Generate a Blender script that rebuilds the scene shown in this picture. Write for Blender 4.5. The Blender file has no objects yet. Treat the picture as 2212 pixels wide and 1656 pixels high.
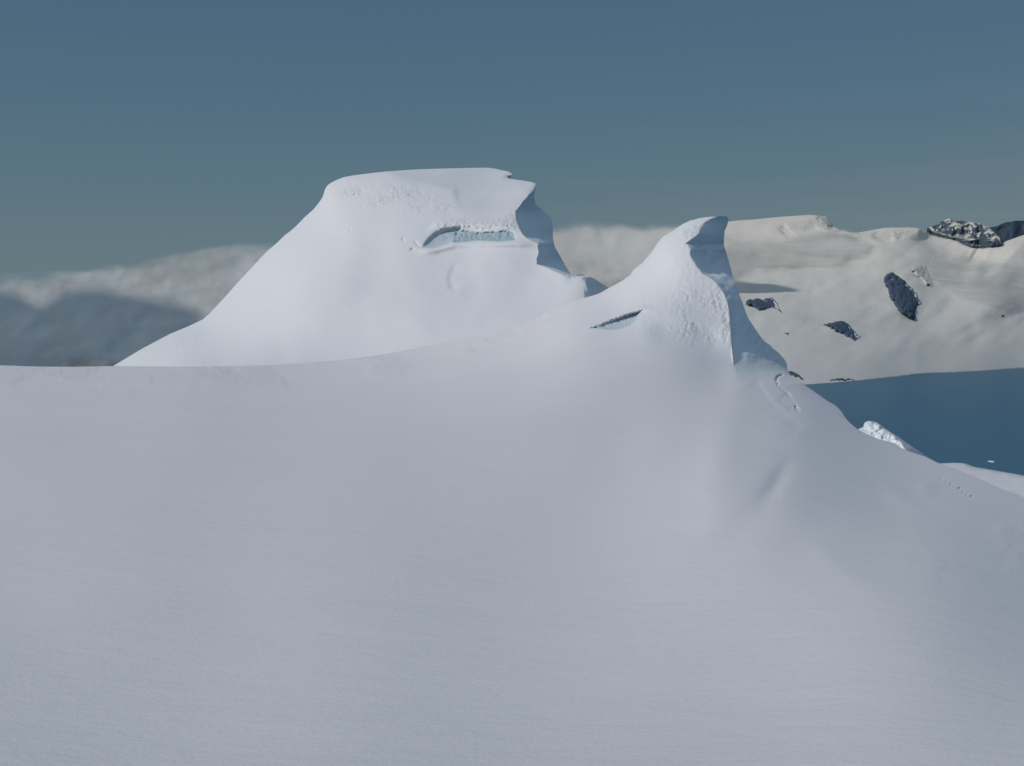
import bpy, math, random
import numpy as np
from mathutils import Vector
from mathutils.geometry import delaunay_2d_cdt

rng = np.random.default_rng(7)
random.seed(7)
scene = bpy.context.scene
COL = scene.collection

# ------------------------------------------------------------------ optics
F = 2765.0          # focal length in survey units (a 2212-unit wide picture, 45 mm lens)
CU, CV = 1106.0, 700.0   # principal column, horizon row
SEA = -400.0        # the sea lies 400 m below the camera

def world(U, V, Y):
    """survey bearing (U, V) and distance Y in metres -> a point in the world"""
    U = np.asarray(U, float); V = np.asarray(V, float); Y = np.asarray(Y, float)
    return np.stack([(U-CU)/F*Y, Y, (CV-V)/F*Y], axis=-1)

# ------------------------------------------------------------------ numpy noise and distance tools
_perm = rng.random((256, 256))
def vnoise(x, y):
    x = np.asarray(x, float); y = np.asarray(y, float)
    xi = np.floor(x).astype(int); yi = np.floor(y).astype(int)
    fx = x-xi; fy = y-yi
    fx = fx*fx*fx*(fx*(fx*6-15)+10); fy = fy*fy*fy*(fy*(fy*6-15)+10)
    a = _perm[xi & 255, yi & 255]; b = _perm[(xi+1) & 255, yi & 255]
    c = _perm[xi & 255, (yi+1) & 255]; d = _perm[(xi+1) & 255, (yi+1) & 255]
    return (a*(1-fx)+b*fx)*(1-fy)+(c*(1-fx)+d*fx)*fy
def fbm(x, y, octv=4, gain=0.5):
    s = 0; a = 1; n = 0
    for k in range(octv):
        s = s+a*(vnoise(x+17.3*k, y-9.1*k)-0.5); n += a*0.5; a *= gain; x = x*2.03; y = y*2.03
    return s/n
def smooth(e0, e1, x):
    t = np.clip((x-e0)/(e1-e0), 0, 1); return t*t*(3-2*t)
def pdist(poly, U, V, closed=False):
    """distance, signed distance (positive to the right of the direction of travel as seen in the picture) and run along the line"""
    P = np.asarray(poly, float)
    if closed: P = np.vstack([P, P[:1]])
    best = np.full(U.shape, 1e18); sgn = np.zeros(U.shape); run = np.zeros(U.shape); L = 0
    tot = np.sum(np.hypot(*(P[1:]-P[:-1]).T))
    for a, b in zip(P[:-1], P[1:]):
        dx, dy = b-a; l2 = dx*dx+dy*dy; l = math.sqrt(l2)
        if l2 == 0: continue
        t = np.clip(((U-a[0])*dx+(V-a[1])*dy)/l2, 0, 1)
        ex = U-(a[0]+t*dx); ey = V-(a[1]+t*dy); d2 = ex*ex+ey*ey
        m = d2 < best
        best = np.where(m, d2, best)
        cr = (dx*(V-a[1])-dy*(U-a[0]))
        sgn = np.where(m, np.sign(cr), sgn); run = np.where(m, (L+t*l)/tot, run); L += l
    return np.sqrt(best), sgn, run
def inside(poly, U, V):
    P = np.asarray(poly, float); r = np.zeros(U.shape, bool)
    j = len(P)-1
    for i in range(len(P)):
        xi, yi = P[i]; xj, yj = P[j]
        if yi != yj:
            c = ((yi > V) != (yj > V)) & (U < (xj-xi)*(V-yi)/(yj-yi)+xi)
            r ^= c
        j = i
    return r
def sdpoly(poly, U, V):
    d, _, _ = pdist(poly, U, V, True)
    return np.where(inside(poly, U, V), d, -d)
class TPS:
    def __init__(self, pts, vals, scale=500., lam=1e-4):
        P = np.asarray(pts, float)/scale; self.P = P; self.s = scale
        n = len(P); r2 = ((P[:, None]-P[None])**2).sum(-1)
        K = r2**1.5+np.diag(lam*np.ones(n))
        A = np.zeros((n+3, n+3)); A[:n, :n] = K; A[:n, n] = 1; A[:n, n+1:] = P; A[n, :n] = 1; A[n+1:, :n] = P.T
        self.w = np.linalg.solve(A, np.concatenate([vals, np.zeros(3)]))
    def __call__(self, U, V):
        x = U/self.s; y = V/self.s
        out = self.w[-3]+self.w[-2]*x+self.w[-1]*y
        for (px, py), w in zip(self.P, self.w):
            r2 = (x-px)**2+(y-py)**2
            out = out+w*r2**1.5
        return out
def curve(tab):
    """u as a function of v"""
    tab = sorted(tab, key=lambda p: p[1]); vs = [p[1] for p in tab]; us = [p[0] for p in tab]
    return lambda V: np.interp(V, vs, us)
def densify(P, step):
    P = [tuple(p) for p in P]; out = []
    for a, b in zip(P, P[1:]+P[:1]):
        n = max(1, int(round(math.hypot(b[0]-a[0], b[1]-a[1])/step)))
        for k in range(n): out.append((a[0]+(b[0]-a[0])*k/n, a[1]+(b[1]-a[1])*k/n))
    return out
def spline(P, n=4):
    """soften an open polyline (Catmull-Rom)"""
    P = [np.array(p, float) for p in P]; out = []
    Q = [2*P[0]-P[1]]+P+[2*P[-1]-P[-2]]
    for i in range(1, len(Q)-2):
        for k in range(n):
            t = k/n; a, b, c, d = Q[i-1:i+3]
            out.append(tuple(0.5*((2*b)+(-a+c)*t+(2*a-5*b+4*c-d)*t*t+(-a+3*b-3*c+d)*t**3)))
    out.append(tuple(P[-1])); return out

def fill(outline, steps, cuts=()):
    """triangulate an outline. steps = [(step, region polygon or None)], finest region first"""
    bs = steps[0][0] if len(steps) == 1 else None
    O = np.asarray(outline, float)
    # boundary density follows the local region
    pts = []
    n = len(O)
    def local(u, v):
        for st, reg in steps:
            if reg is None or inside(reg, np.array([u]), np.array([v]))[0]: return st
        return steps[-1][0]
    for i in range(n):
        a = O[i]; b = O[(i+1) % n]; st = local(*(0.5*(a+b))); l = math.hypot(*(b-a)); k = max(1, int(round(l/st)))
        for j in range(k): pts.append(tuple(a+(b-a)*j/k))
    nb = len(pts)
    edges = [(i, (i+1) % nb) for i in range(nb)]
    for c in cuts:
        c = [tuple(p) for p in c]; s0 = len(pts)
        for p in c: pts.append(p)
        edges += [(s0+i, s0+i+1) for i in range(len(c)-1)]
    u0, v0 = O.min(0); u1, v1 = O.max(0)
    done = np.zeros((0, 2))
    for q, (st, reg) in enumerate(steps):
        r0, r1, s0_, s1_ = u0, u1, v0, v1
        if reg is not None:
            R = np.asarray(reg, float); r0, s0_ = np.maximum(R.min(0), (u0, v0)); r1, s1_ = np.minimum(R.max(0), (u1, v1))
        gu, gv = np.meshgrid(np.arange(r0+st/2, r1, st), np.arange(s0_+st/2, s1_, st*0.9))
        gu = gu+(np.arange(gu.shape[0])[:, None] % 2)*st*0.5
        gu = gu.ravel()+rng.uniform(-.18, .18, gu.size)*st; gv = gv.ravel()+rng.uniform(-.18, .18, gv.size)*st
        m = inside(O, gu, gv)
        if reg is not None: m &= inside(reg, gu, gv)
        for st2, reg2 in steps[:q]: m &= ~inside(reg2, gu, gv)
        gu, gv = gu[m], gv[m]
        d, _, _ = pdist(O, gu, gv, True); m = d > st*0.45
        for c in cuts:
            dc, _, _ = pdist(c, gu, gv); m &= dc > st*0.35
        pts += list(zip(gu[m].tolist(), gv[m].tolist()))
    r = delaunay_2d_cdt([Vector(p) for p in pts], edges, [], 1, 1e-5)
    V = np.array([tuple(p) for p in r[0]]); T = np.array([f for f in r[2] if len(f) == 3], int)
    # boundary loop order, mapped to output indices
    om = {}
    for i, src in enumerate(r[3]):
        for s in src: om[s] = i
    loop = [om.get(i) for i in range(nb)]
    return V, T, [l for l in loop if l is not None]

def vnormals(co, tri):
    n = np.cross(co[tri[:, 1]]-co[tri[:, 0]], co[tri[:, 2]]-co[tri[:, 0]])
    out = np.zeros_like(co)
    for k in range(3): np.add.at(out, tri[:, k], n)
    l = np.linalg.norm(out, axis=1, keepdims=True); l[l == 0] = 1
    return out/l

def build(name, co, tri, mat, parent=None, attrs=None, normals=None):
    """ONE mesh object from world coordinates"""
    used = np.unique(tri); remap = np.full(len(co), -1); remap[used] = np.arange(len(used))
    c = co[used]; t = remap[tri]
    org = np.zeros(3)
    if parent is not None: org = np.array(parent.location)
    me = bpy.data.meshes.new(name)
    me.vertices.add(len(c)); me.vertices.foreach_set('co', (c-org).ravel().astype(np.float32))
    me.loops.add(len(t)*3); me.loops.foreach_set('vertex_index', t.ravel().astype(np.int32))
    me.polygons.add(len(t)); me.polygons.foreach_set('loop_start', np.arange(0, len(t)*3, 3, dtype=np.int32))
    me.polygons.foreach_set('use_smooth', np.ones(len(t), bool))
    me.update(calc_edges=True); me.validate()
    for k, a in (attrs or {}).items():
        at = me.attributes.new(k, 'FLOAT', 'POINT'); at.data.foreach_set('value', a[used].astype(np.float32))
    if normals is not None:
        me.normals_split_custom_set_from_vertices(normals[used].tolist())
    me.materials.append(mat)
    o = bpy.data.objects.new(name, me); COL.objects.link(o)
    if parent is not None: o.parent = parent
    return o
def tag(o, label=None, cat=None, group=None, kind=None):
    for k, v in (('label', label), ('category', cat), ('group', group), ('kind', kind)):
        if v: o[k] = v
    return o
def thing(name, loc, label, cat, group=None):
    e = bpy.data.objects.new(name, None); e.location = loc; e.empty_display_size = 2; COL.objects.link(e)
    return tag(e, label, cat, group)

def orient(co, tri):
    """turn all triangles of a front sheet towards the camera side"""
    n = np.cross(co[tri[:, 1]]-co[tri[:, 0]], co[tri[:, 2]]-co[tri[:, 0]])
    c = co[tri].mean(1); s = (n*c).sum(1) > 0
    tri = tri.copy(); tri[s] = tri[s][:, ::-1]; return tri
def skirt(co, loop, rings, keep=None):
    """rings behind a sheet's edge: each ring = (metres behind, metres dropped, survey units pulled in from the edge)"""
    base = co[loop]; n = len(loop)
    bu = CU+base[:, 0]/base[:, 1]*F; bv = CV-base[:, 2]/base[:, 1]*F
    tu = np.roll(bu, -2)-np.roll(bu, 2); tv = np.roll(bv, -2)-np.roll(bv, 2)
    l = np.hypot(tu, tv)+1e-9; area = np.sum(bu*np.roll(bv, -1)-np.roll(bu, -1)*bv); sg = 1 if area > 0 else -1
    iu, iv = -tv/l*sg, tu/l*sg
    for _ in range(3):
        iu = (np.roll(iu, 1)+iu+np.roll(iu, -1))/3; iv = (np.roll(iv, 1)+iv+np.roll(iv, -1))/3
    new = []; tri = []; prev = np.array(loop); start = len(co)
    for (back, drop, pull) in rings:
        q = world(bu+iu*pull, bv+iv*pull, base[:, 1]+back); q[:, 2] -= drop
        new.append(q); cur = np.arange(start, start+n); start += n
        for i in range(n):
            j = (i+1) % n
            if keep is not None and not (keep[i] and keep[j]): continue
            tri.append((prev[i], prev[j], cur[j])); tri.append((prev[i], cur[j], cur[i]))
        prev = cur
    return np.vstack([co]+new), np.array(tri, int)

# ------------------------------------------------------------------ materials
def nodes_of(name):
    m = bpy.data.materials.new(name); m.use_nodes = True; nt = m.node_tree; nt.nodes.clear(); return m, nt
def N(nt, typ, **kw):
    n = nt.nodes.new(typ)
    for k, v in kw.items():
        if k.startswith('i_'):
            key = k[2:]; key = int(key) if key.isdigit() else key.replace('_', ' ')
            n.inputs[key].default_value = v
        else: setattr(n, k, v)
    return n
def lk(nt, a, b): nt.links.new(a, b)
def math_node(nt, op, a, b=None, clamp=False):
    n = nt.nodes.new('ShaderNodeMath'); n.operation = op; n.use_clamp = clamp
    for i, x in enumerate((a, b)):
        if x is None: continue
        if isinstance(x, (int, float)): n.inputs[i].default_value = x
        else: nt.links.new(x, n.inputs[i])
    return n.outputs[0]
def mix_col(nt, fac, a, b):
    n = nt.nodes.new('ShaderNodeMix'); n.data_type = 'RGBA'
    for i, x in ((0, fac), (6, a), (7, b)):
        if isinstance(x, (int, float)): n.inputs[i].default_value = x
        elif isinstance(x, tuple): n.inputs[i].default_value = x
        else: nt.links.new(x, n.inputs[i])
    return n.outputs[2]
def coords(nt, scale=(1, 1, 1), rot=(0, 0, 0)):
    g = N(nt, 'ShaderNodeNewGeometry'); mp = N(nt, 'ShaderNodeMapping')
    mp.inputs['Scale'].default_value = scale; mp.inputs['Rotation'].default_value = rot
    lk(nt, g.outputs['Position'], mp.inputs['Vector']); return mp.outputs[0]
def noise(nt, vec, scale, detail=4, rough=0.5, dist=0.0):
    n = N(nt, 'ShaderNodeTexNoise'); n.inputs['Scale'].default_value = scale; n.inputs['Detail'].default_value = detail
    n.inputs['Roughness'].default_value = rough; n.inputs['Distortion'].default_value = dist
    lk(nt, vec, n.inputs['Vector']); return n.outputs['Fac']

def snow_material(name, base=(.82, .80, .835, 1), ice=(.37, .48, .55, 1), fine=1.0, grain=1.0, size=1.0, streak=(1, 1, 1), rot=(0, 0, 0)):
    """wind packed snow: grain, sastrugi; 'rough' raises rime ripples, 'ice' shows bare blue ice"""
    m, nt = nodes_of(name)
    out = N(nt, 'ShaderNodeOutputMaterial'); b = N(nt, 'ShaderNodeBsdfPrincipled')
    b.inputs['Roughness'].default_value = .75; b.inputs['Specular IOR Level'].default_value = .2
    lk(nt, b.outputs[0], out.inputs[0])
    ar = N(nt, 'ShaderNodeAttribute', attribute_name='rough').outputs['Fac']
    ai = N(nt, 'ShaderNodeAttribute', attribute_name='ice').outputs['Fac']
    p = coords(nt); ps = coords(nt, streak, rot)
    n1 = noise(nt, ps, .18/size, 5, .6); n2 = noise(nt, ps, 1.1/size, 5, .62)
    n3 = noise(nt, p, .9/size, 5, .65, .6)
    big = noise(nt, p, .035/size, 3, .5)
    pi = coords(nt, (1, 1, .55), (0.2, .5, 0)); n4 = noise(nt, pi, .8/size, 5, .7, .4)
    dark = tuple(x*.93 for x in base[:3])+(1,)
    c0 = mix_col(nt, math_node(nt, 'MULTIPLY', big, 1.0), dark, base)
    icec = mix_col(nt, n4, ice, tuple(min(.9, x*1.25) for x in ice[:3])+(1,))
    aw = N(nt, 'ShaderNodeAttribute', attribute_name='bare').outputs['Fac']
    c0 = mix_col(nt, aw, c0, (.84, .88, .94, 1))  # pale blue painted on the sides turned from the sun, lifting their shade
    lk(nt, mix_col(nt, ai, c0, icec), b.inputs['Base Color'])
    h = math_node(nt, 'ADD', math_node(nt, 'MULTIPLY', n1, .16*fine*size), math_node(nt, 'MULTIPLY', n2, .05*grain*size))
    n0 = noise(nt, p, 4.5/size, 3, .6); h = math_node(nt, 'ADD', h, math_node(nt, 'MULTIPLY', n0, .02*grain*size))
    h = math_node(nt, 'ADD', h, math_node(nt, 'MULTIPLY', math_node(nt, 'MULTIPLY', n3, ar), .75*size))
    h = math_node(nt, 'ADD', h, math_node(nt, 'MULTIPLY', math_node(nt, 'MULTIPLY', n4, ai), .9*size))
    bp = N(nt, 'ShaderNodeBump'); bp.inputs['Distance'].default_value = 1.0; bp.inputs['Strength'].default_value = .8
    lk(nt, h, bp.inputs['Height']); lk(nt, bp.outputs[0], b.inputs['Normal'])
    return m

def far_snow_material(name):
    m, nt = nodes_of(name)
    out = N(nt, 'ShaderNodeOutputMaterial'); b = N(nt, 'ShaderNodeBsdfDiffuse')
    lk(nt, b.outputs[0], out.inputs[0])
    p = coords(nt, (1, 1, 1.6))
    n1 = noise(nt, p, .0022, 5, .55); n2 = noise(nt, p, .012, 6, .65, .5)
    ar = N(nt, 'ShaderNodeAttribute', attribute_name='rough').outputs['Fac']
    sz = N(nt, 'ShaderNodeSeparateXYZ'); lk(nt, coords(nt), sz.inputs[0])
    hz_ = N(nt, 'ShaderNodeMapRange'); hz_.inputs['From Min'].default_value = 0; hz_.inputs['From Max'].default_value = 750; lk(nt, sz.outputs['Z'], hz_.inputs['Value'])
    low = mix_col(nt, n1, (.60, .59, .575, 1), (.68, .665, .645, 1)); top = mix_col(nt, n1, (.68, .64, .59, 1), (.80, .75, .68, 1))  # haze painted in: greyer low on the slopes, creamier towards the tops
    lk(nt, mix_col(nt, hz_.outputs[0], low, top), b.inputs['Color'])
    h = math_node(nt, 'ADD', math_node(nt, 'MULTIPLY', n1, 6.), math_node(nt, 'MULTIPLY', math_node(nt, 'MULTIPLY', n2, ar), 45.))
    bp = N(nt, 'ShaderNodeBump'); bp.inputs['Distance'].default_value = 1.0; bp.inputs['Strength'].default_value = .8
    lk(nt, h, bp.inputs['Height']); lk(nt, bp.outputs[0], b.inputs['Normal'])
    return m

def rock_material(name, rock=(.085, .122, .17, 1), snow=(.62, .60, .56, 1), amount=-.12, size=60., flat=.55):
    """dark rock with snow lying on its flatter ledges"""
    m, nt = nodes_of(name)
    out = N(nt, 'ShaderNodeOutputMaterial'); b = N(nt, 'ShaderNodeBsdfDiffuse'); lk(nt, b.outputs[0], out.inputs[0])
    p = coords(nt); n1 = noise(nt, p, 1/size, 6, .65, .4); n2 = noise(nt, p, 4/size, 5, .6)
    g = N(nt, 'ShaderNodeNewGeometry'); sx = N(nt, 'ShaderNodeSeparateXYZ'); lk(nt, g.outputs['Normal'], sx.inputs[0])
    k = math_node(nt, 'ADD', math_node(nt, 'MULTIPLY', sx.outputs['Z'], flat), math_node(nt, 'MULTIPLY', n1, 1.0))
    k = math_node(nt, 'SUBTRACT', k, 1.0-amount)
    k = math_node(nt, 'MULTIPLY', k, 9.0, True)
    rc = mix_col(nt, n2, tuple(x*.75 for x in rock[:3])+(1,), tuple(x*1.2 for x in rock[:3])+(1,))  # rock colours carry a blue cast painted in for distance haze
    lk(nt, mix_col(nt, k, rc, snow), b.inputs['Color'])
    bp = N(nt, 'ShaderNodeBump'); bp.inputs['Distance'].default_value = size*.08; bp.inputs['Strength'].default_value = .5
    lk(nt, n2, bp.inputs['Height']); lk(nt, bp.outputs[0], b.inputs['Normal'])
    return m

def cloud_material(name, colour, soft=1.0, stretch=(1, 1, 3.5), rot=(0, 0, 0), size=900., lo=.35, hi=.65, density=1.0, vary=.5):
    """mist: sunlit vapour whose thickness follows a drifting noise and thins towards its rim"""
    m, nt = nodes_of(name)
    out = N(nt, 'ShaderNodeOutputMaterial')
    d = N(nt, 'ShaderNodeBsdfDiffuse'); t = N(nt, 'ShaderNodeBsdfTranslucent'); tr = N(nt, 'ShaderNodeBsdfTransparent')
    d.inputs['Color'].default_value = colour; t.inputs['Color'].default_value = colour
    ms = N(nt, 'ShaderNodeMixShader'); ms.inputs[0].default_value = .35
    lk(nt, d.outputs[0], ms.inputs[1]); lk(nt, t.outputs[0], ms.inputs[2])
    p = coords(nt, stretch, rot); n1 = noise(nt, p, 1/size, 5, .5, .9)
    n2 = noise(nt, p, .55/size, 5, .5, .5)
    v_ = math_node(nt, 'MULTIPLY', math_node(nt, 'SUBTRACT', n2, .36), 3.6, True)
    cc = mix_col(nt, v_, tuple(x*vary for x in colour[:3])+(1,), tuple(min(.95, x*1.15) for x in colour[:3])+(1,))
    lk(nt, cc, d.inputs['Color']); lk(nt, cc, t.inputs['Color'])
    a = N(nt, 'ShaderNodeAttribute', attribute_name='alpha').outputs['Fac']
    # rim: the noise eats in from the edge where the attribute is low
    mr = N(nt, 'ShaderNodeMapRange'); mr.interpolation_type = 'SMOOTHSTEP'
    mr.inputs['From Min'].default_value = lo; mr.inputs['From Max'].default_value = hi
    lk(nt, math_node(nt, 'ADD', math_node(nt, 'MULTIPLY', a, soft), math_node(nt, 'SUBTRACT', n1, .5)), mr.inputs['Value'])
    al = math_node(nt, 'MULTIPLY', mr.outputs[0], density, True)
    mx = N(nt, 'ShaderNodeMixShader'); lk(nt, al, mx.inputs[0]); lk(nt, tr.outputs[0], mx.inputs[1]); lk(nt, ms.outputs[0], mx.inputs[2])
    lk(nt, mx.outputs[0], out.inputs[0]); return m

def water_material():
    m, nt = nodes_of('sea_water')
    out = N(nt, 'ShaderNodeOutputMaterial'); b = N(nt, 'ShaderNodeBsdfPrincipled'); lk(nt, b.outputs[0], out.inputs[0])
    b.inputs['Base Color'].default_value = (.022, .068, .125, 1); b.inputs['Roughness'].default_value = .38
    b.inputs['IOR'].default_value = 1.33; b.inputs['Specular IOR Level'].default_value = .35
    p = coords(nt, (1, .45, 1)); n1 = noise(nt, p, .03, 5, .6); n2 = noise(nt, coords(nt, (1, .12, 1)), .0016, 4, .55)
    lk(nt, mix_col(nt, n2, (.030, .118, .205, 1), (.040, .138, .232, 1)), b.inputs['Base Color'])
    bp = N(nt, 'ShaderNodeBump'); bp.inputs['Distance'].default_value = 1.5; bp.inputs['Strength'].default_value = .5
    lk(nt, n1, bp.inputs['Height']); lk(nt, bp.outputs[0], b.inputs['Normal']); return m

M_SNOW = snow_material('packed_snow', streak=(.45, 1, 1), rot=(0, 0, .5), grain=1.1, fine=.85)
M_PEAK = snow_material('peak_snow', base=(.82, .82, .86, 1), size=1.9, fine=.38, grain=1.2, streak=(.5, 1, .5), rot=(0, .6, 0))
M_HORN = snow_material('horn_snow', base=(.81, .81, .85, 1), size=1.0, fine=1.0, grain=1.4)
M_ICE = snow_material('blue_ice', base=(.62, .74, .82, 1), ice=(.40, .60, .72, 1), size=1.6)
M_FAR = far_snow_material('far_snow')
M_ROCK = rock_material('dark_rock')
M_SEA = water_material()

# ------------------------------------------------------------------ 1. the snow slope and the horn that grows out of it (one continuous surface)
CREST = [(-1400, 800), (-700, 796), (-200, 790), (0, 790), (61, 792), (154, 793), (246, 791.5), (338, 792), (461, 792), (584, 789), (636, 786), (728, 779), (820, 767),
         (897, 753), (943, 744), (1036, 724), (1097, 708), (1159, 687), (1189, 672), (1241, 651), (1268, 643), (1295, 634), (1311, 625), (1330, 615),
         (1349, 604), (1362, 595)]
HORN_L = [(1362, 595), (1370, 583), (1384, 572), (1395, 561), (1408, 545), (1419, 529), (1429, 515), (1442, 506), (1456, 497), (1478, 483), (1491, 477), (1510, 472),
          (1532, 469), (1550, 467), (1563, 467), (1570, 469.5), (1573, 475), (1571, 486), (1564, 502), (1562, 514), (1563, 527), (1567, 540), (1577, 575), (1588, 612),
          (1596, 632), (1604, 653), (1615, 685), (1628, 706), (1645, 731), (1658, 743), (1671, 753), (1683, 764), (1693, 774), (1699, 784), (1701, 795), (1702, 808)]
RIDGE_R = [(1702, 808), (1708, 812), (1727, 820), (1738, 832), (1764, 850), (1788, 867), (1804, 876), (1816, 888), (1822, 897), (1830, 908), (1837, 915),
           (1853, 928), (1885, 944), (1909, 952), (1930, 958), (1957, 973), (2001, 988), (2025, 1000), (2056, 1010), (2102, 1029), (2148, 1049), (2212, 1075), (2700, 1260), (3500, 1560)]
TOP = spline(CREST[:-1], 3)[:-1]+spline(HORN_L[:], 2)[:-1]+spline(RIDGE_R, 3)
rj = np.array(TOP)
# tiny raggedness of the snow edge
jag = fbm(rj[:, 0]*.11, rj[:, 1]*.11, 3)
kk = (rj[:, 0] > 1340) & (rj[:, 0] < 1720)
rj[kk, 1] += jag[kk]*2.0; rj[kk, 0] += np.roll(jag, 9)[kk]*1.2
S_OUT = [tuple(p) for p in rj]+[(3500, 2500), (1106, 2500), (-1400, 2500)]

def base_log(V):
    t = (V-CV)/F; s = .02
    te = .045+s*np.logaddexp(0, (t-.045)/s)
    return np.log(15./te)
gz = [  # (u, v, z) of the ground
    (-1400, 2500, -8.7), (0, 2500, -8.6), (1106, 2500, -8.6), (2212, 2500, -8.7), (3500, 2500, -9.2),
    (-1400, 1950, -11.6), (200, 1950, -11.6), (1106, 1950, -11.7), (2212, 1950, -11.9), (3500, 1950, -13),
    (-1400, 1600, -13.3), (0, 1600, -13.4), (700, 1600, -13.6), (1400, 1600, -13.7), (2212, 1600, -14.0), (3500, 1650, -17),
    (-1400, 1300, -14.5), (0, 1300, -14.9), (500, 1300, -15.2), (1106, 1300, -15.4), (1700, 1300, -15.2), (2212, 1300, -16.6), (2800, 1340, -19),
    (-1400, 1080, -13.6), (0, 1080, -14.2), (450, 1080, -14.6), (900, 1080, -14.9), (1300, 1080, -14.8), (1600, 1080, -14.1), (1850, 1120, -15.6), (2050, 1130, -17.0),
    (0, 930, -12.9), (350, 930, -13.1), (700, 930, -13.5), (1106, 930, -13.7), (1350, 930, -13.5), (1560, 930, -12.7), (1720, 960, -14.2), (1850, 1010, -16.2),
    (-1400, 860, -11.2), (0, 860, -11.9), (400, 860, -12.1), (800, 860, -12.2), (1150, 860, -11.9), (1400, 860, -11.4), (1560, 860, -10.9), (1680, 880, -12.7), (1740, 890, -14.0), 
    (-1400, 802, -10.3), (0, 795, -10.8), (250, 796, -10.9), (500, 796, -10.9), (700, 788, -10.4), (800, 815, -11.3),
    (1700, 820, -12.1), (1760, 855, -14.6), (1820, 905, -17.6), (1900, 955, -20.0), (2000, 995, -21.5), (2212, 1085, -22.5), (2700, 1265, -24.5), (3500, 1560, -28)]
hy = [  # (u, v, distance)
    (900, 760, 318), (1036, 735, 306), (1159, 697, 306), (1250, 655, 306), (1311, 632, 306),
    (1000, 800, 262), (1180, 780, 252), (1240, 720, 275), (1300, 760, 250), (1330, 660, 296),
    (1362, 602, 306), (1400, 565, 309), (1430, 522, 311), (1490, 482, 315), (1550, 470, 317),
    (1450, 560, 300), (1500, 590, 295), (1430, 630, 291), (1500, 660, 284), (1560, 660, 286), (1400, 690, 275), (1470, 710, 270), (1560, 720, 273),
    (1400, 750, 256), (1500, 770, 254), (1575, 780, 259), (1560, 815, 244), (1640, 800, 262), (1700, 805, 272), (1660, 760, 272)]
def tneg(v): return (v-CV)/F
pts = [(u, v) for u, v, z in gz]+[(u, v) for u, v, y in hy]
vals = np.array([math.log(z/-tneg(v)) for u, v, z in gz]+[math.log(y) for u, v, y in hy])
vals -= base_log(np.array([v for _, v in pts], float))
S_TPS = TPS(pts, vals, lam=np.array([2e-1 if (u < 1250 or v > 1150) else 2e-2 for u, v, _z in gz]+[8e-4 if v < 735 or u > 1480 else 2e-2 for u, v, y in hy]))

C_HORN = [(1556, 467), (1538, 472), (1527, 477), (1518, 484), (1511, 497), (1508, 505), (1501, 512), (1480, 527), (1486, 530), (1492, 540), (1490, 546), (1493, 556),
          (1506, 577), (1518, 592), (1533, 600), (1549, 613), (1560, 628), (1570, 649), (1575, 672), (1577, 701), (1580, 741), (1585, 790), (1591, 812)]
uH = curve(C_HORN)
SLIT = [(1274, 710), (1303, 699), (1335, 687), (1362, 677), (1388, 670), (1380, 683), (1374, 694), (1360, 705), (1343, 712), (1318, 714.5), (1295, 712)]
def step_line(U, V, line, amp, w, decay, ends=.12):
    """ground steps back by amp (m) on the right side of a line and eases out over 'decay'"""
    d, s, r = pdist(line, U, V); sd = d*s
    win = smooth(0, ends, r)*smooth(0, ends, 1-r)
    return amp*win*(1/(1+np.exp(-np.clip(sd/w, -40, 40))))*np.exp(-np.maximum(sd, 0)/decay)
def bump_line(U, V, line, amp, w, ends=.3):
    d, s, r = pdist(line, U, V); win = smooth(0, ends, r)*smooth(0, ends, 1-r)
    return amp*win*np.exp(-(d/w)**2)
FOLDS = [([(1760, 930), (1900, 1005), (2080, 1085)], .26, 13), ([(1860, 1010), (1950, 1080), (2060, 1160)], .22, 11), ([(1700, 1110), (1800, 1215), (1960, 1320)], .20, 24),
  ([(1560, 830), (1575, 930), (1545, 1030), (1480, 1110)], .42, 30), ([(1450, 850), (1420, 950), (1330, 1040)], .16, 30),
   # (line, height m, width) soft swells and hollows of the slope
    ([(1712, 965), (1697, 1010), (1668, 1060), (1620, 1110)], -.42, 13), ([(1690, 1030), (1650, 1085), (1590, 1150), (1500, 1220)], -.22, 26),
    ([(1640, 930), (1610, 1020), (1560, 1110), (1480, 1180)], .34, 46),
    ([(1800, 1010), (1790, 1090), (1740, 1170), (1650, 1260)], -.16, 34),
    ([(1900, 1030), (1950, 1100), (1990, 1170), (2060, 1240)], .10, 14),
    ([(1640, 840), (1655, 868), (1690, 900), (1750, 936), (1850, 970), (1960, 1010)], -.20, 9),
    ([(1585, 760), (1600, 850), (1590, 930)], .35, 26),
    ([(1150, 930), (1000, 1010), (800, 1060)], -.16, 60), ([(300, 900), (500, 950), (700, 960)], .10, 50),
    ([(1400, 930), (1250, 990), (1100, 1020)], .10, 45), ([(0, 1010), (250, 1040)], .08, 50)]
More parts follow.
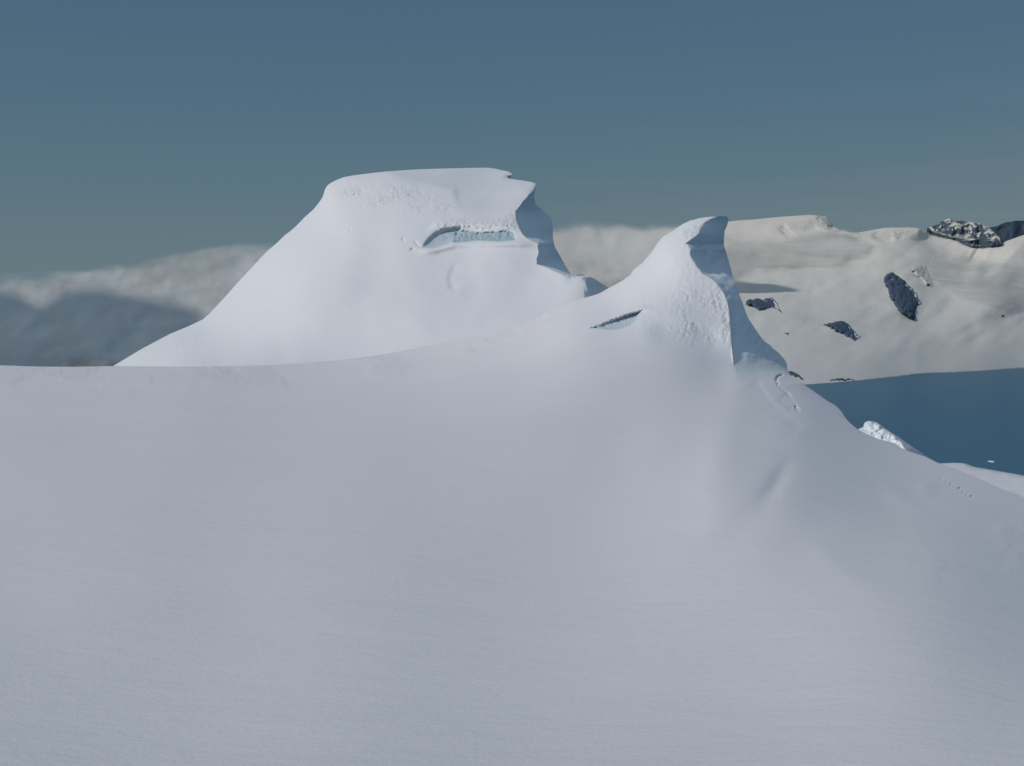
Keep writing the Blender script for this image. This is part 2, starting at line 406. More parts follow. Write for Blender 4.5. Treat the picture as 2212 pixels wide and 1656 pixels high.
def S_depth(U, V):
    r = S_TPS(U, V)+base_log(V)
    z = 14.
    h = np.zeros(U.shape)
    for line, a, w in FOLDS: h = h+bump_line(U, V, line, a*.42, w*1.4, .45)
    X = (U-CU)/F*np.exp(r); Yg = np.exp(r)
    gm = smooth(780, 900, V)
    h = h+gm*(.10*fbm(X/60+3, Yg/30, 2)+.02*fbm(X/9, Yg/7+5, 3))
    Y = np.exp(r-h/z*smooth(700, 860, V)*1.0)
    # the lee wall right of the horn's sharp rib
    du = np.maximum(0, U-uH(V))
    k = np.interp(V, [467, 520, 560, 640, 700, 760, 800, 830], [.20, .22, .34, .36, .25, .20, .13, .0])
    fade = np.exp(-np.maximum(0, du-130)/60)
    Y = Y+k*du*fade*(U < 1760)
    # hollow scooped into the wall under the lip
    wall = smooth(0, 14, U-uH(V))*smooth(470, 560, V)
    Y = Y+3.2*wall*np.exp(-((U-(uH(V)+22))/22)**2-((V-580)/60)**2)
    Y = Y+1.3*wall*fbm(U*.05+3, V*.045, 3)*smooth(800, 760, V)
    Y = Y+bump_line(U, V, [(1519, 545), (1540, 549), (1559, 561), (1572, 590)], -1.6, 9)
    Y = Y+bump_line(U, V, [(1502, 515), (1512, 525), (1516, 540)], 1.2, 4)
    Y = Y+bump_line(U, V, [(1524, 570), (1545, 590), (1570, 622), (1590, 668)], -.9, 8)
    # sheltered band of the face under the left rib: steep, then a bright ledge
    bm = smooth(1385, 1440, U)*smooth(1585, 1530, U)
    vt_ = np.interp(U, [1380, 1440, 1500, 1570], [684, 690, 700, 712])
    Y = Y+2.6*bm*smooth(-14, 30, V-vt_)*(1-smooth(32, 78, V-vt_))
    # slit under the left rib
    sd = sdpoly(SLIT, U, V)
    Y = Y+(1.4+.028*np.maximum(U-1274, 0))*smooth(-.4, 5, sd)
    Y = Y-1.3*np.exp(-((V-(np.interp(U, [1274, 1335, 1388], [708, 684, 667])))/6)**2)*smooth(1250, 1290, U)*smooth(1420, 1380, U)*(sd < 0)
    # rime ripples on the face
    rm = rough_S(U, V)
    a = .35
    uu = U*math.cos(a)+V*math.sin(a); vv = -U*math.sin(a)+V*math.cos(a)
    ht = fbm(uu*.16, vv*.07, 3)
    horn = inside(HORN_ROUGH, U, V)
    Y = Y+rm*np.where(V < 800, .55, .0)*np.abs(ht)*2.3
    fl = smooth(-10, 6, -pdist([(1582, 672), (1612, 708), (1650, 745), (1690, 785)], U, V)[0])
    Y = Y+fl*1.6*fbm(U*.13, V*.13+4, 3)
    # small crevasses by the right rib
    for line, amp, w in CREV: Y = Y*(1+step_line(U, V, line, amp, w, 60)/240)
    for line, amp, w in CREV2: Y = Y+bump_line(U, V, line, amp, w, .15)
    # rounded edges
    d, _, _ = pdist(TOP, U, V)
    Y = Y*(1+np.interp(U, [1100, 1350, 1700, 1760], [.003, .006, .006, .004])*np.exp(-d/4.5))
    return Y
HORN_ROUGH = [(1460, 640), (1500, 625), (1545, 620), (1575, 660), (1605, 690), (1660, 745), (1690, 780), (1650, 770), (1590, 725), (1560, 735), (1500, 738), (1450, 715)]
UP_ROUGH = [(1470, 500), (1500, 488), (1515, 488), (1506, 507), (1490, 518), (1475, 515)]
CREV = [([(1632, 815), (1650, 842), (1668, 868), (1694, 892), (1740, 925)], 1.2, 1.8),
        ([(1700, 845), (1716, 868), (1727, 888)], 1.2, 1.2)]
CREV2 = [([(2033+q*9+(q%3), 1034+q*5.6+(q*7%4)-2), (2036+q*9+(q%3), 1036+q*5.6+(q*7%4)-2)], 1.5+(q*5%3)*.6, 1.5) for q in range(8)]+[
         ([(1693, 809), (1680, 814), (1676, 820), (1679, 828), (1682, 835)], 5., 1.4), ([(1682, 835), (1695, 846), (1709, 858)], 2., 1.3),
         ([(1717, 876), (1722, 884), (1728, 890)], 4.5, 1.3), ([(1684, 868), (1700, 878), (1712, 884)], 2., 1.3)]
def rough_S(U, V):
    r = smooth(-34, 30, sdpoly(HORN_ROUGH, U, V))*(.3+.7*smooth(-.3, .3, fbm(U*.035, V*.035+2, 3)))*.9
    r = np.maximum(r, smooth(-6, 6, sdpoly(UP_ROUGH, U, V))*.8)
    r = np.maximum(r, .18*smooth(470, 560, V)*(V < 720)*(U > 1350))
    # crusty strip below the crest
    dc, _, _ = pdist(CREST, U, V)
    pat = smooth(.0, .5, fbm(U*.012+4, V*.03, 3)+.12)
    r = np.maximum(r, .5*pat*smooth(75, 20, dc)*(V > 640)*smooth(1330, 1200, U))
    pat2 = smooth(.1, .6, fbm(U*.01, V*.02+8, 3))
    r = np.maximum(r, .25*pat2*smooth(1900, 2000, U)*smooth(1300, 1150, V)*smooth(990, 1060, V))
    return r
HORN_POLY = [(1311, 560), (1311, 640), (1276, 668), (1255, 700), (1268, 726), (1330, 738), (1400, 750), (1480, 775), (1540, 800), (1592, 812), (1640, 806), (1675, 803), (1701, 803), (1760, 790), (1700, 600), (1600, 440), (1450, 440)]
dots_reg = [(2025, 1022), (2060, 1022), (2125, 1072), (2125, 1092), (2090, 1092), (2025, 1050)]
fine_reg = [(1240, 440), (1760, 440), (1780, 900), (1240, 770)]
mid_reg = [(-10, 700), (1240, 600), (1240, 440), (2000, 440), (2230, 900), (2230, 1100), (-10, 1000)]
view_reg = [(-60, 600), (2270, 440), (2270, 1690), (-60, 1690)]
V2, T2, loop = fill(S_OUT, [(3.0, fine_reg), (2.4, dots_reg), (6.0, mid_reg), (10., view_reg), (40., None)], cuts=[C_HORN[2:-1], densify(SLIT, 3)+[SLIT[0]]])
U_, V_ = V2[:, 0], V2[:, 1]
Yd = S_depth(U_, V_)
co = world(U_, V_, Yd); T2 = orient(co, T2)
att = {'rough': rough_S(U_, V_), 'ice': .6*smooth(-.5, 1.5, sdpoly(SLIT, U_, V_)), 'bare': np.maximum(smooth(0, 6, U_-uH(V_))*smooth(815, 740, V_)*(U_ < 1710), smooth(-1, 3, sdpoly(SLIT, U_, V_)))}  # slit's ice tint paints shade on its floor; bare lifts the lee wall's shade
nrm = vnormals(co, T2)
# rings that carry the surface on beyond what its outline shows
lp = np.array(loop)
lu, lv = V2[lp, 0], V2[lp, 1]
bottom = (lv > 2490); side = (lu < -1390) | (lu > 3490)
topk = ~bottom & ~((lu < -1390) & (lv > 805)) & ~((lu > 3490) & (lv > 1565))
co2, sk = skirt(co, loop, [(.7, 0, 1.2), (2, .3, 5), (5, 4, 12), (12, 14, 16), (40, 45, 16), (160, 150, 16), (600, 385, 16)], keep=topk)
na = len(co2)-len(co)
zero = np.zeros(na)
att2 = {k: np.concatenate([v, zero]) for k, v in att.items()}
nf = vnormals(co2, np.vstack([T2, sk])); nf[:len(co)] = nrm
cen = V2[T2].mean(1)
hm = inside(HORN_POLY, cen[:, 0], cen[:, 1])
# skirt triangles belonging to the horn
ringn = len(loop); sc = (np.minimum(sk[:, 0], sk[:, 1]))
def loop_u(idx):
    return np.where(idx < len(co), V2[np.minimum(idx, len(V2)-1), 0], lu[(idx-len(co)) % ringn]), np.where(idx < len(co), V2[np.minimum(idx, len(V2)-1), 1], lv[(idx-len(co)) % ringn])
su, sv = loop_u(sk[:, 0])
hs = inside(HORN_POLY, su, sv+1)
ground_tri = np.vstack([T2[~hm], sk[~hs]])
# apron: the slope carried on towards and behind the camera and out to both sides
bl = [i for i in range(len(lp)) if bottom[i] or (side[i] and not topk[i])]
ap_co = []; 
ring0 = lp[bl]; order = np.argsort(-np.arctan2(co[ring0, 0], 60-co[ring0, 1])) if False else np.arange(len(bl))
b0 = co[ring0]
outx = b0.copy(); 
r1 = b0.copy(); 
isb = bottom[bl]
r1[:, 0] = np.where(isb, b0[:, 0]*1.6, b0[:, 0]+np.sign(b0[:, 0])*60); r1[:, 1] = np.where(isb, b0[:, 1]*.35-2, b0[:, 1]); r1[:, 2] = np.where(isb, -3.8, b0[:, 2]-2)
r2 = r1.copy(); r2[:, 0] = np.where(isb, r1[:, 0]*4, r1[:, 0]+np.sign(b0[:, 0])*300); r2[:, 1] = np.where(isb, -60, r1[:, 1]); r2[:, 2] = np.where(isb, -2.5, b0[:, 2]-60)
s0 = len(co2); m_ = len(bl)
co3 = np.vstack([co2, r1, r2]); tr = []
for a in range(m_-1):
    if abs(bl[a+1]-bl[a]) != 1: continue
    p0, p1 = ring0[a], ring0[a+1]; q0, q1 = s0+a, s0+a+1; w0, w1 = s0+m_+a, s0+m_+a+1
    tr += [(p0, q0, q1), (p0, q1, p1), (q0, w0, w1), (q0, w1, q1)]
tr = np.array(tr, int)
att3 = {k: np.concatenate([v, np.zeros(2*m_)]) for k, v in att2.items()}
nf3 = np.vstack([nf, np.tile([0, 0, 1.], (2*m_, 1))])
g = build('ground', co3, np.vstack([ground_tri, tr]), M_SNOW, None, att3, nf3)
tag(g, 'smooth grey white wind packed snow slope filling the foreground', kind='structure')

horn = thing('snow_horn', tuple(world(1500, 800, 250)), 'pointed snow horn with a shaded lee side, smaller and nearer of the two snow summits', 'snow peak')
hT = T2[hm]; hc = cen[hm]
m_wall = (hc[:, 0] > uH(hc[:, 1])) & (hc[:, 1] < 808)
LIP = [(1480, 440), (1600, 440), (1600, 528), (1540, 530), (1505, 516), (1480, 520), (1465, 512), (1478, 483)]
m_slit = sdpoly(SLIT, hc[:, 0], hc[:, 1]) > 0
m_lip = inside(LIP, hc[:, 0], hc[:, 1])
sel = [('snow_face', ~m_wall & ~m_slit & ~m_lip), ('tinted_hollow', m_slit), ('cornice', m_lip), ('lee_wall', m_wall & ~m_lip & ~m_slit)]
for nme, mk in sel:
    tt = hT[mk]
    if nme == 'lee_wall': tt = np.vstack([tt, sk[hs]])
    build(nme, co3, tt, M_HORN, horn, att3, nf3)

# ------------------------------------------------------------------ 2. the big flat topped snow peak
P_OUT_L = [(150, 840), (246, 791), (307, 755), (369, 722), (439, 689), (461, 668), (492, 636), (532, 591), (575, 546), (615, 510), (640, 488), (676, 453), (692, 434), (698, 422),
           (702, 410), (707, 402), (716, 395), (744, 383), (790, 376), (836, 371), (903, 366.5), (989, 364), (1054, 363), (1082, 368), (1100, 372), (1107, 378)]
P_OUT_R1 = [(1107, 378), (1098, 380), (1095, 383), (1102, 387), (1128, 390.5), (1149, 394), (1157, 397), (1159, 401), (1158, 408), (1155, 416), (1154, 430), (1157, 442),
            (1171, 453), (1180, 462), (1189, 471), (1193, 479), (1194.5, 490), (1194, 511), (1198, 533), (1206, 547), (1214, 561), (1226, 582), (1235, 597), (1246, 594), (1257, 593),
            (1270, 597), (1285, 603), (1300, 613), (1330, 632), (1420, 700)]
PT = spline(P_OUT_L, 2)[:-1]+[tuple(p) for p in P_OUT_R1]
pj = np.array(PT); kk = pj[:, 0] < 700
pj[kk, 1] += fbm(pj[kk, 0]*.06, pj[kk, 1]*.06, 4)*2.4
P_TOP = [tuple(p) for p in pj]
P_OUT = P_TOP+[(1420, 780), (900, 850)]
py_ = [(150, 830, 640), (246, 795, 645), (369, 726, 668), (439, 694, 684), (461, 672, 692), (532, 596, 705), (615, 515, 716), (676, 458, 724), (700, 412, 728), (744, 388, 731),
       (400, 780, 600), (600, 800, 572), (900, 800, 570), (1200, 740, 580), (1400, 700, 600),
       (560, 700, 632), (700, 720, 605), (900, 700, 603), (1100, 690, 604), (1250, 650, 616), (1330, 640, 630),
       (560, 620, 676), (650, 600, 652), (800, 600, 640), (960, 600, 637), (1100, 600, 638), (1200, 610, 634), (1260, 605, 632),
       (650, 520, 696), (750, 500, 679), (900, 500, 669), (1000, 540, 656), (1100, 540, 652), (1150, 560, 650),
       (760, 420, 715), (870, 430, 703), (970, 440, 696), (1060, 450, 690), (1110, 440, 691), (1150, 405, 705),
       (820, 385, 727), (903, 372, 736), (1000, 368, 744), (1070, 372, 744), (1000, 400, 722), (1080, 400, 718)]
P_TPS = TPS([(a, b) for a, b, c in py_], np.array([math.log(c) for a, b, c in py_]), lam=4e-4)
C_PEAK = [(1158, 402), (1154, 412), (1142, 423), (1137, 430), (1130, 436), (1115, 456), (1114, 465), (1115, 476), (1119, 486), (1122, 493), (1129, 506), (1136, 514), (1150, 521), (1163, 527),
          (1162, 533), (1165, 545), (1160, 560), (1160, 571), (1180, 578), (1198, 586), (1218, 594), (1235, 597.5)]
uP = curve(C_PEAK)
HOLLOW = [(907, 538.5), (915, 524), (926, 511), (940, 500), (958, 492), (980, 488), (997, 491), (999, 505), (986, 518), (966, 529), (940, 537)]
BAND = [(984, 503), (1000, 497), (1030, 502), (1078, 500), (1090, 497), (1110, 503), (1113, 520), (1080, 523), (1030, 521), (1000, 524), (978, 526)]
CAP_EDGE = [(700, 425), (760, 400), (850, 378), (885, 386), (905, 395), (960, 402), (985, 410), (990, 440), (1010, 470), (1060, 485)]
def rough_P(U, V):
    A = [(705, 420), (760, 398), (860, 396), (960, 420), (985, 450), (940, 470), (860, 462), (760, 448)]
    r = .75*smooth(-10, 22, sdpoly(A, U, V))*(.35+.65*smooth(-.2, .4, fbm(U*.03, V*.06, 3)))
    B = [(940, 480), (1000, 470), (1060, 478), (1115, 450), (1118, 500), (1000, 500), (940, 500)]
    r = np.maximum(r, .7*smooth(-6, 10, sdpoly(B, U, V)))
    r = np.maximum(r, .25*smooth(700, 740, V)*smooth(520, 400, U))
    return r
def P_depth(U, V):
    Y = np.exp(P_TPS(U, V))
    # two tiers of the summit cap: a rough old cap on the left, a smooth drift lying on it to the right
    ld, ls, lr = pdist([(835, 371), (862, 378), (885, 388), (905, 396), (955, 401), (982, 408), (990, 432), (1000, 462)], U, V)
    Y = Y+2.2*(1/(1+np.exp(ls*ld/3.0)))*np.exp(-np.maximum(0, -ls*ld)/70)*smooth(0, .15, lr)*smooth(0, .25, 1-lr)*-1.0*(-1)
    # the drift on the right tilts away from the sun
    uc = np.interp(V, [363, 378, 400, 410, 440, 470, 500], [820, 862, 935, 978, 988, 1005, 1080])
    Y = Y+.13*np.logaddexp(0, (U-uc)/6)*6*smooth(505, 440, V)
    # lee wall
    du = np.maximum(0, U-uP(V)); m = (V > 400) & (V < 598)
    du2 = np.maximum(0, U-np.interp(V, [400, 442, 480, 526, 560, 598], [1160, 1157, 1160, 1165, 1165, 1230]))
    Y = Y+np.where(m, du*1.15+du2*.7, 0)
    wl = smooth(0, 10, U-uP(V))*m
    Y = Y+0*wl*np.exp(-((U-1136)/14)**2-((V-478)/38)**2)
    # hump shaded on its right at the foot of the wall
    Y = Y+.45*np.maximum(0, U-np.interp(V, [590, 600, 625, 645], [1257, 1258, 1263, 1262]))*smooth(588, 604, V)*smooth(660, 630, V)
    Y = Y+bump_line(U, V, [(1262, 600), (1268, 620), (1274, 640)], -2.5, 3)
    # cast notch and blue ice wall
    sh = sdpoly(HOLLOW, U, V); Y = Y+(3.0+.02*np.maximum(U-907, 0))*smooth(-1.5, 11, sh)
    sb = sdpoly(BAND, U, V)
    Y = Y+2.2*smooth(-1.2, 2.5, sb)+1.3*fbm(U*.25, V*.12, 3)*smooth(0, 3, sb)
    Y = Y-2.6*np.exp(-((V-np.interp(U, [900, 940, 985, 1115, 1150], [545, 541, 529, 527, 530]))/7)**2)*smooth(895, 930, U)*smooth(1160, 1120, U)
    Y = Y-3.0*np.exp(-((V-np.interp(U, [900, 940, 985, 1115, 1150], [515, 490, 484, 488, 480]))/9)**2)*smooth(915, 960, U)*smooth(1130, 1090, U)
    # creases
    Y = Y+step_line(U, V, [(984, 560), (980, 572), (971, 590), (968, 604), (973, 622), (990, 638)][::-1], -1.3, 2.5, 45, .3)*-1
    Y = Y+bump_line(U, V, [(893, 520), (904, 530), (911, 537)], 1.4, 1.6)+bump_line(U, V, [(868, 514), (874, 523)], 1.3, 1.6)+bump_line(U, V, [(884, 541), (896, 537)], 1.6, 1.6)
    Y = Y+bump_line(U, V, [(755, 492), (757, 500)], 1.2, 1.6)+bump_line(U, V, [(381, 754), (385, 758)], 3, 2)
    rr = rough_P(U, V)
    Y = Y+rr*3.4*np.abs(fbm(U*.09+V*.05, V*.2, 3))
    Y = Y+1.1*fbm(U*.009+V*.008, V*.010-U*.007, 2)
    d, _, _ = pdist(P_TOP, U, V)
    Y = Y+5.5*np.exp(-d/6.0)
    return Y
V2, T2, loop = fill(P_OUT, [(2.6, [(680, 350), (1300, 350), (1350, 650), (680, 650)]), (5.0, None)], cuts=[C_PEAK[1:-1], densify(HOLLOW, 2.5)+[HOLLOW[0]], densify(BAND, 2.5)+[BAND[0]]])
U_, V_ = V2[:, 0], V2[:, 1]
co = world(U_, V_, P_depth(U_, V_)); T2 = orient(co, T2); nrm = vnormals(co, T2)
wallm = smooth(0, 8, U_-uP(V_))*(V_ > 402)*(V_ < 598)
att = {'rough': rough_P(U_, V_), 'ice': np.maximum(np.maximum(.95*smooth(-1, 2, sdpoly(BAND, U_, V_)), .6*smooth(-1, 3, sdpoly(HOLLOW, U_, V_))), 0*wallm), 'bare': wallm}  # bare: paler blue put on the lee wall to lift its shade
lp = np.array(loop); keep = V2[lp, 1] < 800
co2, sk = skirt(co, loop, [(1.5, 0, 1.2), (5, 1, 5), (12, 8, 14), (30, 32, 25), (90, 110, 30), (250, 300, 30), (500, 420, 30)], keep=keep)
att = {k: np.concatenate([v, np.zeros(len(co2)-len(co))]) for k, v in att.items()}
nf = vnormals(co2, np.vstack([T2, sk])); nf[:len(co)] = nrm
peak = thing('snow_peak', tuple(world(900, 790, 600)), 'broad flat topped snow peak with an overhanging cornice and a blue ice band below it', 'snow peak')
cen = V2[T2].mean(1); cu_, cv_ = cen[:, 0], cen[:, 1]
a_ice = sdpoly(BAND, cu_, cv_) > 0; a_hol = (sdpoly(HOLLOW, cu_, cv_) > 0) & ~a_ice
a_wall = (cu_ > uP(cv_)) & (cv_ > 404) & (cv_ < 597)
CAP = [(680, 440), (700, 350), (1200, 350), (1200, 440), (1115, 456), (1100, 470), (1040, 478), (990, 476), (940, 470), (860, 466), (760, 450)]
a_cap = inside(CAP, cu_, cv_) & ~a_wall & ~a_ice & ~a_hol
HUMP = [(1235, 580), (1340, 590), (1420, 700), (1262, 645), (1250, 610)]
a_hump = inside(HUMP, cu_, cv_) & ~a_wall
rest = ~(a_ice | a_hol | a_wall | a_cap | a_hump)
build('snow_face', co2, np.vstack([T2[rest], sk]), M_PEAK, peak, att, nf)
for nme, mk, mt in (('ice_band', a_ice, M_PEAK), ('tinted_hollow', a_hol, M_PEAK), ('lee_wall', a_wall, M_PEAK), ('summit_cap', a_cap, M_PEAK), ('snow_hump', a_hump, M_PEAK)):
    build(nme, co2, T2[mk], mt, peak, att, nf)

# ------------------------------------------------------------------ 3. ice block on the right rib, the far slope below it
def small_relief(outline, depth, step, rings, cuts=()):
    V2, T2, loop = fill(outline, [(step, None)], cuts)
    co = world(V2[:, 0], V2[:, 1], depth(V2[:, 0], V2[:, 1])); T2 = orient(co, T2)
    co2, sk = skirt(co, loop, rings)
    return V2, co2, T2, sk, len(co)
BLOCK = [(1853, 929), (1858, 925.5), (1865, 923), (1866, 917), (1869, 912.5), (1876, 910), (1884, 910.5), (1893, 913), (1903, 919), (1911, 926), (1925, 935), (1942, 945.5), (1958, 957), (1973, 967),
         (1990, 979), (2004, 989), (2000, 1000), (1950, 990), (1905, 972), (1880, 955), (1858, 940)]
EDGE = [(1893, 913), (1905, 921), (1918, 930), (1932, 942), (1945, 956), (1957, 974), (1960, 985)]
def blk(U, V):
    Y = 222+(930-V)*.12+0*U
    d, s, r = pdist(EDGE, U, V); sd = d*s          # right of the bright edge the block turns away
    right = (s < 0)
    Y = Y+np.where(right, d*.30, d*.05)
    dd = sdpoly(BLOCK, U, V); Y = Y+2.2*np.exp(-np.maximum(dd, 0)/3.)
    Y = Y+np.where(right, 0, 1.0*fbm(U*.09, V*.09, 3)+.5*np.abs(fbm(U*.3, V*.3+7, 3)))
    return Y
V2, co2, T2, sk, nn = small_relief(BLOCK, blk, 1.6, [(.8, 0, 1.5), (3, 2, 4), (14, 18, 6)])
ib = thing('ice_block', tuple(world(1900, 960, 222)), 'rough bluish white ice block jutting from the right snow rib above the dark sea', 'ice block')
cu_, cv_ = V2[T2].mean(1).T
d_, s_, r_ = pdist(EDGE, cu_, cv_)
M_BLOCK = snow_material('block_ice', base=(.84, .87, .91, 1), ice=(.50, .66, .76, 1), size=.5, fine=2.2)
bi = .75*smooth(-.1, .6, fbm(co2[:, 0]*.9, co2[:, 2]*1.1, 4)); 
bi = np.where(np.arange(len(co2)) < nn, bi, 0)
bi[:nn] *= (pdist(EDGE, V2[:, 0], V2[:, 1])[1] >= 0)*smooth(0, 4, pdist(EDGE, V2[:, 0], V2[:, 1])[0])
ba = {'ice': bi, 'rough': np.full(len(co2), .25)}
build('ice_face', co2, T2[s_ >= 0], M_BLOCK, ib, ba)
build('snow_back', co2, np.vstack([T2[s_ < 0], sk]), M_SNOW, ib, ba)

SHELF = [(2015, 1004), (2037, 1001.5), (2060, 1000.5), (2080, 1001), (2090, 1003), (2096, 1006), (2106, 1009.5), (2150, 1017), (2212, 1028), (2600, 1110), (3400, 1330), (3400, 1600), (2212, 1120), (2030, 1030)]
def shelf(U, V):
    t = (V-CV)/F
    Y = 23.3/t
    d, _, _ = pdist(SHELF[:11], U, V)
    return Y*(1+.01*fbm(U*.02, V*.05, 3)+.006*np.exp(-d/3))
V2, co2, T2, sk, nn = small_relief(SHELF, shelf, 8., [(3, .5, 3), (20, 30, 8), (150, 200, 8)])
sh = build('snow_shelf', co2, np.vstack([T2, sk]), M_SNOW, None, {'rough': np.zeros(len(co2)), 'ice': np.zeros(len(co2))})
tag(sh, 'lower snow shelf beyond the right rib, above the sea', kind='structure')

# ------------------------------------------------------------------ 4. the sea
def plane(name, x0, x1, y0, y1, z, mat, n=60):
    xs = np.linspace(x0, x1, n); ys = np.linspace(y0, y1, n); X, Y = np.meshgrid(xs, ys)
    c = np.stack([X.ravel(), Y.ravel(), np.full(X.size, z)], -1); t = []
    for j in range(n-1):
        for i in range(n-1):
            a = j*n+i; t += [(a, a+1, a+n+1), (a, a+n+1, a+n)]
    return build(name, c, np.array(t), mat)
tag(plane('sea', -60000, 60000, -2000, 120000, SEA, M_SEA), 'calm dark blue sea in the bay between the snow slopes', kind='structure')

# ------------------------------------------------------------------ 5. far snow mountains across the bay
SHORE = [(1000, 850), (1500, 842), (1742, 832), (1779, 830), (1841, 825), (1887, 820), (1933, 815), (1979, 808.5), (2025, 806), (2102, 804), (2148, 800), (2212, 795), (2700, 780), (3400, 770)]
FTOP = [(1000, 650), (1195, 610), (1350, 590), (1460, 560), (1520, 500), (1573, 479.5), (1626, 475), (1687, 469), (1749, 465), (1764, 466), (1779, 468), (1789, 473), (1796, 481), (1802, 489), (1815, 497), (1841, 503),
        (1859, 502), (1887, 497), (1911, 493), (1948, 492), (1982, 493), (1992, 499), (2006, 503), (2020, 505), (2050, 512), (2080, 522), (2120, 530), (2164, 525), (2212, 508), (2300, 490), (2400, 480), (3400, 500)]
shv = lambda U: np.interp(U, [p[0] for p in SHORE], [p[1] for p in SHORE])
tpv = lambda U: np.interp(U, [p[0] for p in FTOP], [p[1] for p in FTOP])
FAR_OUT = spline(FTOP, 2)+[(p[0], p[1]) for p in SHORE[::-1]]
SHADE = [  # (line, metres back, width): faces that turn away to the right
    ([(1982, 492), (1992, 508), (2006, 528), (2025, 545), (2050, 560), (2085, 575), (2110, 590)], 900, 13, 60),
    ([(1764, 465), (1775, 474), (1790, 484), (1800, 500)], 300, 3, 45),
    ([(1850, 530), (1858, 515), (1880, 502), (1910, 497)], 140, 3, 30),
    ([(1690, 678), (1740, 690), (1830, 700), (1960, 712), (2050, 730)], 170, 5, 50),
    ([(2090, 560), (2120, 580), (2140, 600)], 420, 8, 40),
    ([(1696, 484), (1690, 490), (1682, 499)], 130, 2, 14), ([(1880, 505), (1900, 520), (1912, 524), (1935, 520)], 120, 2, 18), ([(1940, 520), (1955, 507), (1985, 503)], 110, 2, 16)]
_gu = np.arange(900., 3500., 10.)
_y0 = np.minimum(-SEA/((shv(_gu)-CV)/F), 11800)
_k = np.exp(-(np.arange(-15, 16)/6.)**2/2); _k /= _k.sum()
_y0 = np.convolve(np.pad(_y0, 15, mode='edge'), _k, mode='valid')
_tv = np.convolve(np.pad(tpv(_gu), 15, mode='edge'), _k, mode='valid')
def far_depth(U, V):
    Y0 = np.interp(U, _gu, _y0)
    s = np.clip((np.interp(U, _gu, shv(_gu))-V)/330., -.1, 1.3)
    sp = np.maximum(s, 0)
    base = Y0+(10300-Y0)*(1-np.exp(-sp*1.3))
    Y = base*(1+.40*s+.10*sp**2)
    Y = Y*(1+.010*fbm(U*.009+V*.006, V*.012, 3)*smooth(0, .3, s)+.0010*fbm(U*.04, V*.06, 3)*smooth(.1, .4, s))
    for l, a, w, dc in SHADE: Y = Y+step_line(U, V, l[::-1], a, w, dc, .2)
    # long swells of the ice fields
    Y = Y+bump_line(U, V, [(1880, 480), (1920, 570), (1950, 640), (1990, 720)], -130, 50)
    Y = Y+bump_line(U, V, [(2260, 500), (2180, 560), (2150, 640), (2170, 740)], -150, 60)
    d, _, _ = pdist(FTOP, U, V); Y = Y+120*np.exp(-d/5)
    return Y
def rough_F(U, V):
    r = .9*smooth(16, 4, np.abs(V-np.interp(U, [1600, 1690, 1760, 1800, 1900, 1990], [505, 495, 480, 500, 510, 505])))*smooth(1640, 1690, U)*smooth(2020, 1990, U)
    r = np.maximum(r, .8*np.exp(-((U-2000)/40)**2-((V-600)/40)**2))
    r = np.maximum(r, .8*np.exp(-((U-2130)/50)**2-((V-580)/30)**2))
    return r
V2, T2, loop = fill(FAR_OUT, [(3.2, [(1550, 440), (2240, 440), (2240, 850), (1550, 850)]), (9., None)])
U_, V_ = V2.T
co = world(U_, V_, far_depth(U_, V_)); T2 = orient(co, T2)
lp = np.array(loop)
keep = V2[lp, 1] < 600
co2, sk = skirt(co, loop, [(150, 30, 0), (500, 250, 0), (2000, 1500, 0)], keep=keep)
# shore: the ice ends in a low cliff standing in the water
keep2 = V2[lp, 1] > 700
co2, sk2 = (lambda r: (r[0], r[1]))(skirt(co2, loop, [(-2, 40, 0)], keep=keep2))
fa = {'rough': np.concatenate([rough_F(U_, V_), np.zeros(len(co2)-len(U_))]), 'ice': np.zeros(len(co2))}
fm = build('mountains', co2, np.vstack([T2, sk, sk2]), M_FAR, None, fa)
tag(fm, 'far snow covered mountains and ice fields across the bay', kind='structure')

